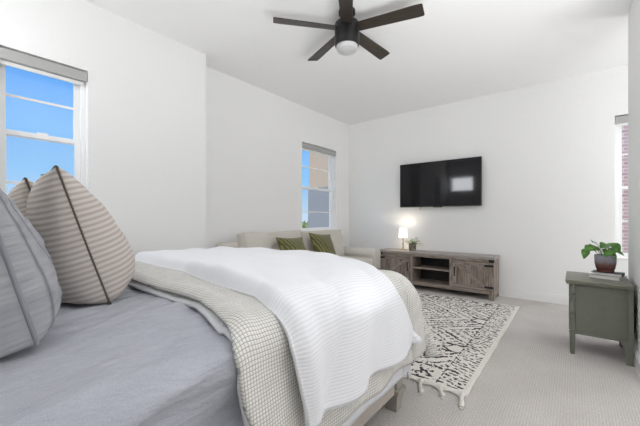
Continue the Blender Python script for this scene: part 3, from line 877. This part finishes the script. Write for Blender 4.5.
for x in (DL, DR):
    b = MB(); cb(b, x - 0.025, x + 0.025, CY0 + 0.004, CY1 - 0.02, 0.13, CH - 0.07); b.build('divider', M['wood_z'], con)
cb(MB(), DL + 0.025, DR - 0.025, CY0 + 0.025, CY1 - 0.02, 0.345, 0.368).build('shelf', M['wood_x'], con)
def barn_door(x0, x1, slope, hinge_left):
    z0, z1 = 0.14, CH - 0.08
    b = MB(); b.box(x0 + 0.004 - OX, x1 - 0.004 - OX, 0.008 + CY0 - OY, 0.026 + CY0 - OY, z0, z1)
    d = b.build('door', M['wood_plank'], con)
    y0, y1 = CY0 - 0.006 - OY, CY0 + 0.008 - OY; fw = 0.055
    for q0, q1 in ((z1 - fw, z1), (z0, z0 + fw)):
        MB().box(x0 + 0.004 - OX, x1 - 0.004 - OX, y0, y1, q0, q1, 0.002).build('door_rail', M['wood_x'], d)
    for p0, p1 in ((x0 + 0.004, x0 + fw), (x1 - fw, x1 - 0.004)):
        MB().box(p0 - OX, p1 - OX, y0, y1, z0 + fw, z1 - fw, 0.002).build('door_stile', M['wood_z'], d)
    ax, bx_ = x0 + fw - OX, x1 - fw - OX; az, bz = (z0 + fw, z1 - fw) if slope > 0 else (z1 - fw, z0 + fw)
    dx, dz = bx_ - ax, bz - az; ln = math.hypot(dx, dz); hx, hz = -dz / ln * 0.022, dx / ln * 0.022
    MB().prism([(ax + hx, az + hz), (bx_ + hx, bz + hz), (bx_ - hx, bz - hz), (ax - hx, az - hz)], 'Y', y0 - 0.003, y1).build('door_brace', M['wood_x'], d)
    hxp = (x1 - 0.03 if hinge_left else x0 + 0.03) - OX
    b = MB(); b.box(hxp - 0.008, hxp + 0.008, y0 - 0.022, y0 - 0.012, 0.30, 0.44, 0.003)
    b.box(hxp - 0.010, hxp + 0.010, y0 - 0.014, y0, 0.302, 0.318, 0.002); b.box(hxp - 0.010, hxp + 0.010, y0 - 0.014, y0, 0.422, 0.438, 0.002)
    b.build('handle', M['iron'], d)
    for zc in (z0 + 0.045, z1 - 0.045):
        xs = (CX0 + 0.004, x0 + 0.055) if hinge_left else (x1 - 0.055, CX1 - 0.004)
        b = MB(); b.box(xs[0] - OX, xs[1] - OX, y0 - 0.007, y0 - 0.001, zc - 0.015, zc + 0.015, 0.002)
        for t in (0.15, 0.5, 0.85):
            b.lathe([(0, -0.011), (0.006, -0.009), (0.006, -0.005), (0, -0.005)], 8, mx=Matrix.Translation((lerp(xs[0], xs[1], t) - OX, y0 - 0.001, zc)) @ Matrix.Rotation(rad(-90), 4, 'X'))
        b.build('strap_hinge', M['iron'], d)
barn_door(CX0 + 0.065, DL - 0.025, 1, True)
barn_door(DR + 0.025, CX1 - 0.065, -1, False)
for x in (CX0, CX1 - 0.065):
    b = MB(); cb(b, x - 0.003, x + 0.068, CY0 - 0.004, CY0 + 0.0, CH - 0.078, CH - 0.036); b.build('corner_plate', M['iron'], con)

# lamp on the console
lamp = tag(empty('table_lamp', (-2.30, 5.2, CH)), 'small lit table lamp with white shade at the left end of the console', 'lamp')
b = MB(); b.lathe([(0, 0), (0.062, 0), (0.062, 0.012), (0.012, 0.018), (0.012, 0.02), (0, 0.02)], 24); b.build('base', M['brass'], lamp, True)
MB().lathe([(0.008, 0.018), (0.013, 0.03), (0.008, 0.06), (0.012, 0.10), (0.008, 0.14), (0.009, 0.23), (0, 0.23)], 16).build('pole', M['brass'], lamp, True)
o = MB().lathe([(0.074, 0.215), (0.062, 0.375), (0.060, 0.375), (0.072, 0.215)], 32).build('lamp_shade', M['lamp_shade'], lamp, True)
ld = bpy.data.lights.new('lamp_bulb', 'POINT'); ld.energy = 1.8; ld.color = (1.0, 0.90, 0.76); ld.shadow_soft_size = 0.03
lo = bpy.data.objects.new('lamp_bulb', ld); COL.objects.link(lo); lo.parent = lamp; lo.location = (0, 0, 0.36)

# leaf helper
def leaf(b, base, direction, up, ln, wd, droop=0.4, cup=0.15):
    d = Vector(direction).normalized(); s_ = d.cross(Vector(up)).normalized(); n_ = s_.cross(d).normalized()
    prof = [(0.0, 0.02), (0.08, 0.55), (0.22, 0.95), (0.40, 1.0), (0.6, 0.80), (0.8, 0.46), (0.93, 0.18), (1.0, 0.01)]
    rows = []
    for t, w in prof:
        c = Vector(base) + d * (ln * t) - n_ * (droop * ln * t * t)
        row = []
        for q in (-1, -0.5, 0, 0.5, 1):
            row.append(b.bm.verts.new(c + s_ * (wd / 2 * w * q) + n_ * (cup * wd * w * abs(q))))
        rows.append(row)
    for A, B in zip(rows, rows[1:]):
        for k in range(4): b.bm.faces.new((A[k], A[k + 1], B[k + 1], B[k]))

# small plant on the console
pp = tag(empty('small_potted_plant', (-2.12, 5.17, CH)), 'small leafy plant in a brown stone pot beside the lit lamp', 'plant')
MB().lathe([(0, 0), (0.054, 0), (0.060, 0.02), (0.062, 0.12), (0.055, 0.12), (0.053, 0.10), (0, 0.10)], 24).build('pot', M['stone_pot'], pp, True)
b = MB(); R = random.Random(5); sbm = MB()
for k in range(46):
    a = R.uniform(0, 2 * PI); el = R.uniform(0.1, 1.2); ln = R.uniform(0.05, 0.12)
    tip = Vector((math.cos(a) * math.cos(el), math.sin(a) * math.cos(el), math.sin(el))) * ln + Vector((0.0, 0, 0.115))
    if k % 5 == 0: tip += Vector((0.07, -0.01, -0.03))
    sbm.tube([(0, 0, 0.10), tip], 0.0018, 4)
    leaf(b, tip, (math.cos(a), math.sin(a), 0.3), (0, 0, 1), R.uniform(0.035, 0.055), R.uniform(0.025, 0.04))
b.build('foliage', M['leaf_pale'], pp, True); sbm.build('stem', M['stem'], pp)

# ------------------------------------------------------------------ television
tv = tag(empty('television', (-1.744, 5.345, 1.354)), 'black flat screen television mounted on the back wall', 'television')
w2 = 0.658
MB().box(-w2, w2, -0.045, -0.008, 0.0, 0.753, 0.004).build('casing', M['black_plastic'], tv)
MB().box(-w2 + 0.008, w2 - 0.008, -0.0475, -0.0445, 0.018, 0.745, 0.0005).build('screen', M['screen_glass'], tv)
MB().box(-0.075, 0.075, -0.046, -0.03, -0.010, 0.002, 0.002).build('sensor_bar', M['black_plastic'], tv)
MB().box(-0.25, 0.25, -0.010, 0.064, 0.2, 0.55, 0.003).build('wall_bracket', M['iron'], tv)
MB().tube([(-0.30, -0.02, 0.01), (-0.302, -0.015, -0.03), (-0.305, -0.02, -0.055)], 0.006, 8).build('cable', M['logo'], tv, True)

# ------------------------------------------------------------------ ceiling fan
FC = Vector((-1.605, 2.412, 0))
FZ = 2.885
fan = tag(empty('ceiling_fan', (FC.x, FC.y, CEIL)), 'black five-blade ceiling fan with a round frosted light', 'fan')
MB().lathe([(0, 0), (0.075, 0), (0.075, -0.03), (0.055, -0.045), (0.03, -0.05), (0.03, -0.11), (0, -0.11)], 32).build('canopy', M['fan_black'], fan, True)
MB().lathe([(0, -0.10), (0.06, -0.10), (0.105, -0.115), (0.112, -0.13), (0.112, -0.305), (0.105, -0.322), (0, -0.322)], 40).build('motor_housing', M['fan_black'], fan, True)
MB().lathe([(0.098, -0.320), (0.098, -0.338), (0.090, -0.358), (0.064, -0.374), (0.03, -0.384), (0, -0.387)], 40).build('light_globe', M['globe'], fan, True)
cA, sA = math.cos(rad(38.5)), math.sin(rad(38.5))
for k in range(5):
    th = rad(42.2 + 72 * k)
    d = Vector((cA, sA, 0)) * math.sin(th) + Vector((-sA, cA, 0)) * math.cos(th)
    ang = math.atan2(d.y, d.x)
    prof = [(0.085, -0.050), (0.60, -0.066), (0.655, -0.062), (0.662, -0.054), (0.668, 0.050), (0.66, 0.060), (0.62, 0.062), (0.085, 0.050)]
    b = MB(); b.prism(prof, 'Z', -0.004, 0.004, 0.0015)
    o = b.build('blade', M['fan_blade'], fan)
    o.matrix_local = Matrix.Translation((0, 0, FZ - CEIL)) @ Matrix.Rotation(ang, 4, 'Z') @ Matrix.Rotation(rad(-13), 4, 'X')

# ------------------------------------------------------------------ sage chest at right
GX0, GX1, GY0, GY1, GH = -0.03, 0.378, 3.49, 4.00, 0.642
ch = tag(empty('chest', ((GX0 + GX1) / 2, (GY0 + GY1) / 2, 0)), 'sage green low chest with turned corner posts against the right wall', 'cabinet')
HX, HY = ch.location.x, ch.location.y
def gb_(b, x0, x1, y0, y1, z0, z1, bev=0.003, seg=2): return b.box(x0 - HX, x1 - HX, y0 - HY, y1 - HY, z0, z1, bev, seg)
b = MB(); gb_(b, GX0 - 0.022, GX1 - 0.002, GY0 - 0.022, GY1 + 0.022, GH - 0.022, GH, 0.006, 3); gb_(b, GX0 - 0.016, GX1 - 0.004, GY0 - 0.016, GY1 + 0.016, GH - 0.036, GH - 0.020, 0.005, 3)
b.build('top', M['sage_top'], ch, True)
for y0, y1 in ((GY0 + 0.024, GY0 + 0.036), (GY1 - 0.036, GY1 - 0.024)):
    gb_(MB(), GX0 + 0.03, GX1 - 0.03, y0, y1, 0.175, GH - 0.03).build('side_panel', M['sage'], ch)
gb_(MB(), GX1 - 0.02, GX1 - 0.005, GY0 + 0.02, GY1 - 0.02, 0.175, GH - 0.03).build('back_panel', M['sage'], ch)
gb_(MB(), GX0 + 0.02, GX1 - 0.02, GY0 + 0.02, GY1 - 0.02, 0.175, 0.19).build('bottom_panel', M['sage'], ch)
for z0, z1 in ((0.195, 0.39), (0.40, 0.597)):
    gb_(MB(), GX0 + 0.002, GX0 + 0.022, GY0 + 0.045, GY1 - 0.045, z0, z1, 0.005).build('drawer', M['sage'], ch)
def turned(x, y):
    r = 0.024
    prof = [(0, 0), (0.015, 0), (0.017, 0.01), (0.020, 0.17)]
    for zr in (0.20, 0.33, 0.36, 0.49, 0.52):
        prof += [(r, zr - 0.012), (r + 0.002, zr - 0.008), (r - 0.007, zr - 0.002), (r - 0.007, zr + 0.002), (r + 0.002, zr + 0.008), (r, zr + 0.012)]
    prof += [(r, GH - 0.036), (0, GH - 0.036)]
    b = MB(); b.lathe(prof, 20, (x - HX, y - HY, 0)); b.build('corner_post', M['sage'], ch, True)
for y in (GY0 + 0.024, GY1 - 0.024): turned(GX0 + 0.026, y)
for y0, y1 in ((GY0 + 0.004, GY0 + 0.044), (GY1 - 0.034, GY1 - 0.004)):
    b = MB()
    poly = [(GX1 - 0.004, 0), (GX1 - 0.004, GH - 0.036), (GX1 - 0.034, GH - 0.036), (GX1 - 0.034, 0.19), (GX1 - 0.075, 0.176), (GX1 - 0.055, 0.12), (GX1 - 0.045, 0.0)]
    b.prism([(p[0] - HX, p[1]) for p in poly], 'Y', y0 - HY, y1 - HY, 0.002); b.build('rear_leg', M['sage'], ch)

def book(name, loc, rz, w, d, h, cov, label):
    root = tag(empty(name, loc, rz), label, 'book', 'books on the green chest')
    b = MB(); b.box(-w / 2, w / 2, -d / 2, d / 2, 0, 0.003, 0.0008); b.box(-w / 2, w / 2, -d / 2, d / 2, h - 0.003, h, 0.0008); b.box(w / 2 - 0.003, w / 2, -d / 2, d / 2, 0.003, h - 0.003)
    b.build('cover', cov, root)
    MB().box(-w / 2 + 0.006, w / 2 - 0.003, -d / 2 + 0.005, d / 2 - 0.005, 0.003, h - 0.003).build('pages', M['paper'], root)
book('book', (0.236, 3.776, GH), rad(-22), 0.215, 0.16, 0.028, M['book_light'], 'pale covered book at the bottom of the pair on the green chest')
book('book', (0.240, 3.785, GH + 0.028), rad(-12), 0.205, 0.15, 0.024, M['book_dark'], 'charcoal covered book directly under the plant pot')

PZ = GH + 0.052
pt = tag(empty('potted_pothos', (0.225, 3.79, PZ)), 'broad-leaved green trailing plant in a two-tone glazed pot on books', 'plant')
pot = MB().lathe([(0, 0), (0.058, 0), (0.062, 0.012), (0.058, 0.018), (0.066, 0.03), (0.074, 0.08), (0.075, 0.148), (0.069, 0.150), (0.066, 0.135), (0, 0.135)], 36).build('pot', M['glazed'], pt, True)
MB().lathe([(0, 0.139), (0.066, 0.137)], 24).build('soil', M['soil'], pt)
b = MB(); sbm = MB()
rt = Vector((cA, sA, 0)); fw = Vector((-sA, cA, 0))
# (right, toward viewer, up, leaf dir right, dir toward viewer, dir up, length, width)
LV = [(-0.10, 0.00, 0.270, -0.5, 0.5, 0.15, 0.075, 0.065), (-0.165, 0.02, 0.215, -0.8, 0.4, -0.25, 0.095, 0.070), (-0.195, 0.02, 0.165, -0.35, 0.35, -0.85, 0.095, 0.065),
      (-0.12, 0.01, 0.225, -0.7, 0.5, -0.1, 0.085, 0.070), (-0.035, 0.03, 0.240, -0.85, 0.5, -0.1, 0.115, 0.080), (-0.035, 0.06, 0.180, -0.7, 0.6, -0.35, 0.100, 0.080),
      (0.070, 0.02, 0.225, 0.10, 0.8, -0.45, 0.115, 0.115), (0.132, 0.01, 0.160, 0.8, 0.4, -0.35, 0.065, 0.050), (0.010, 0.07, 0.150, 0.1, 0.7, -0.6, 0.075, 0.060),
      (0.02, -0.04, 0.215, 0.2, -0.6, 0.2, 0.085, 0.075), (0.095, 0.03, 0.180, 0.6, 0.7, -0.3, 0.080, 0.065), (0.025, 0.05, 0.200, -0.3, 0.8, -0.3, 0.085, 0.075),
      (-0.07, -0.03, 0.195, -0.6, -0.4, 0.0, 0.080, 0.070)]
for r_, t_, u_, a_, b_, c_, ln, wd in LV:
    d = rt * a_ - fw * b_ + Vector((0, 0, c_)); p = rt * r_ - fw * t_ + Vector((0, 0, u_)) - d.normalized() * (ln * 0.5)
    st = rt * (r_ * 0.25) - fw * (t_ * 0.25) + Vector((0, 0, 0.138))
    mid = (st + p) / 2 + Vector((0, 0, 0.03))
    sbm.tube([st, mid, p], 0.0028, 6)
    leaf(b, p, d, Vector((0, 0, 1)) - fw * 0.5, ln, wd, 0.25, 0.12)
b.build('foliage', M['leaf'], pt, True); sbm.build('stem', M['stem'], pt, True)
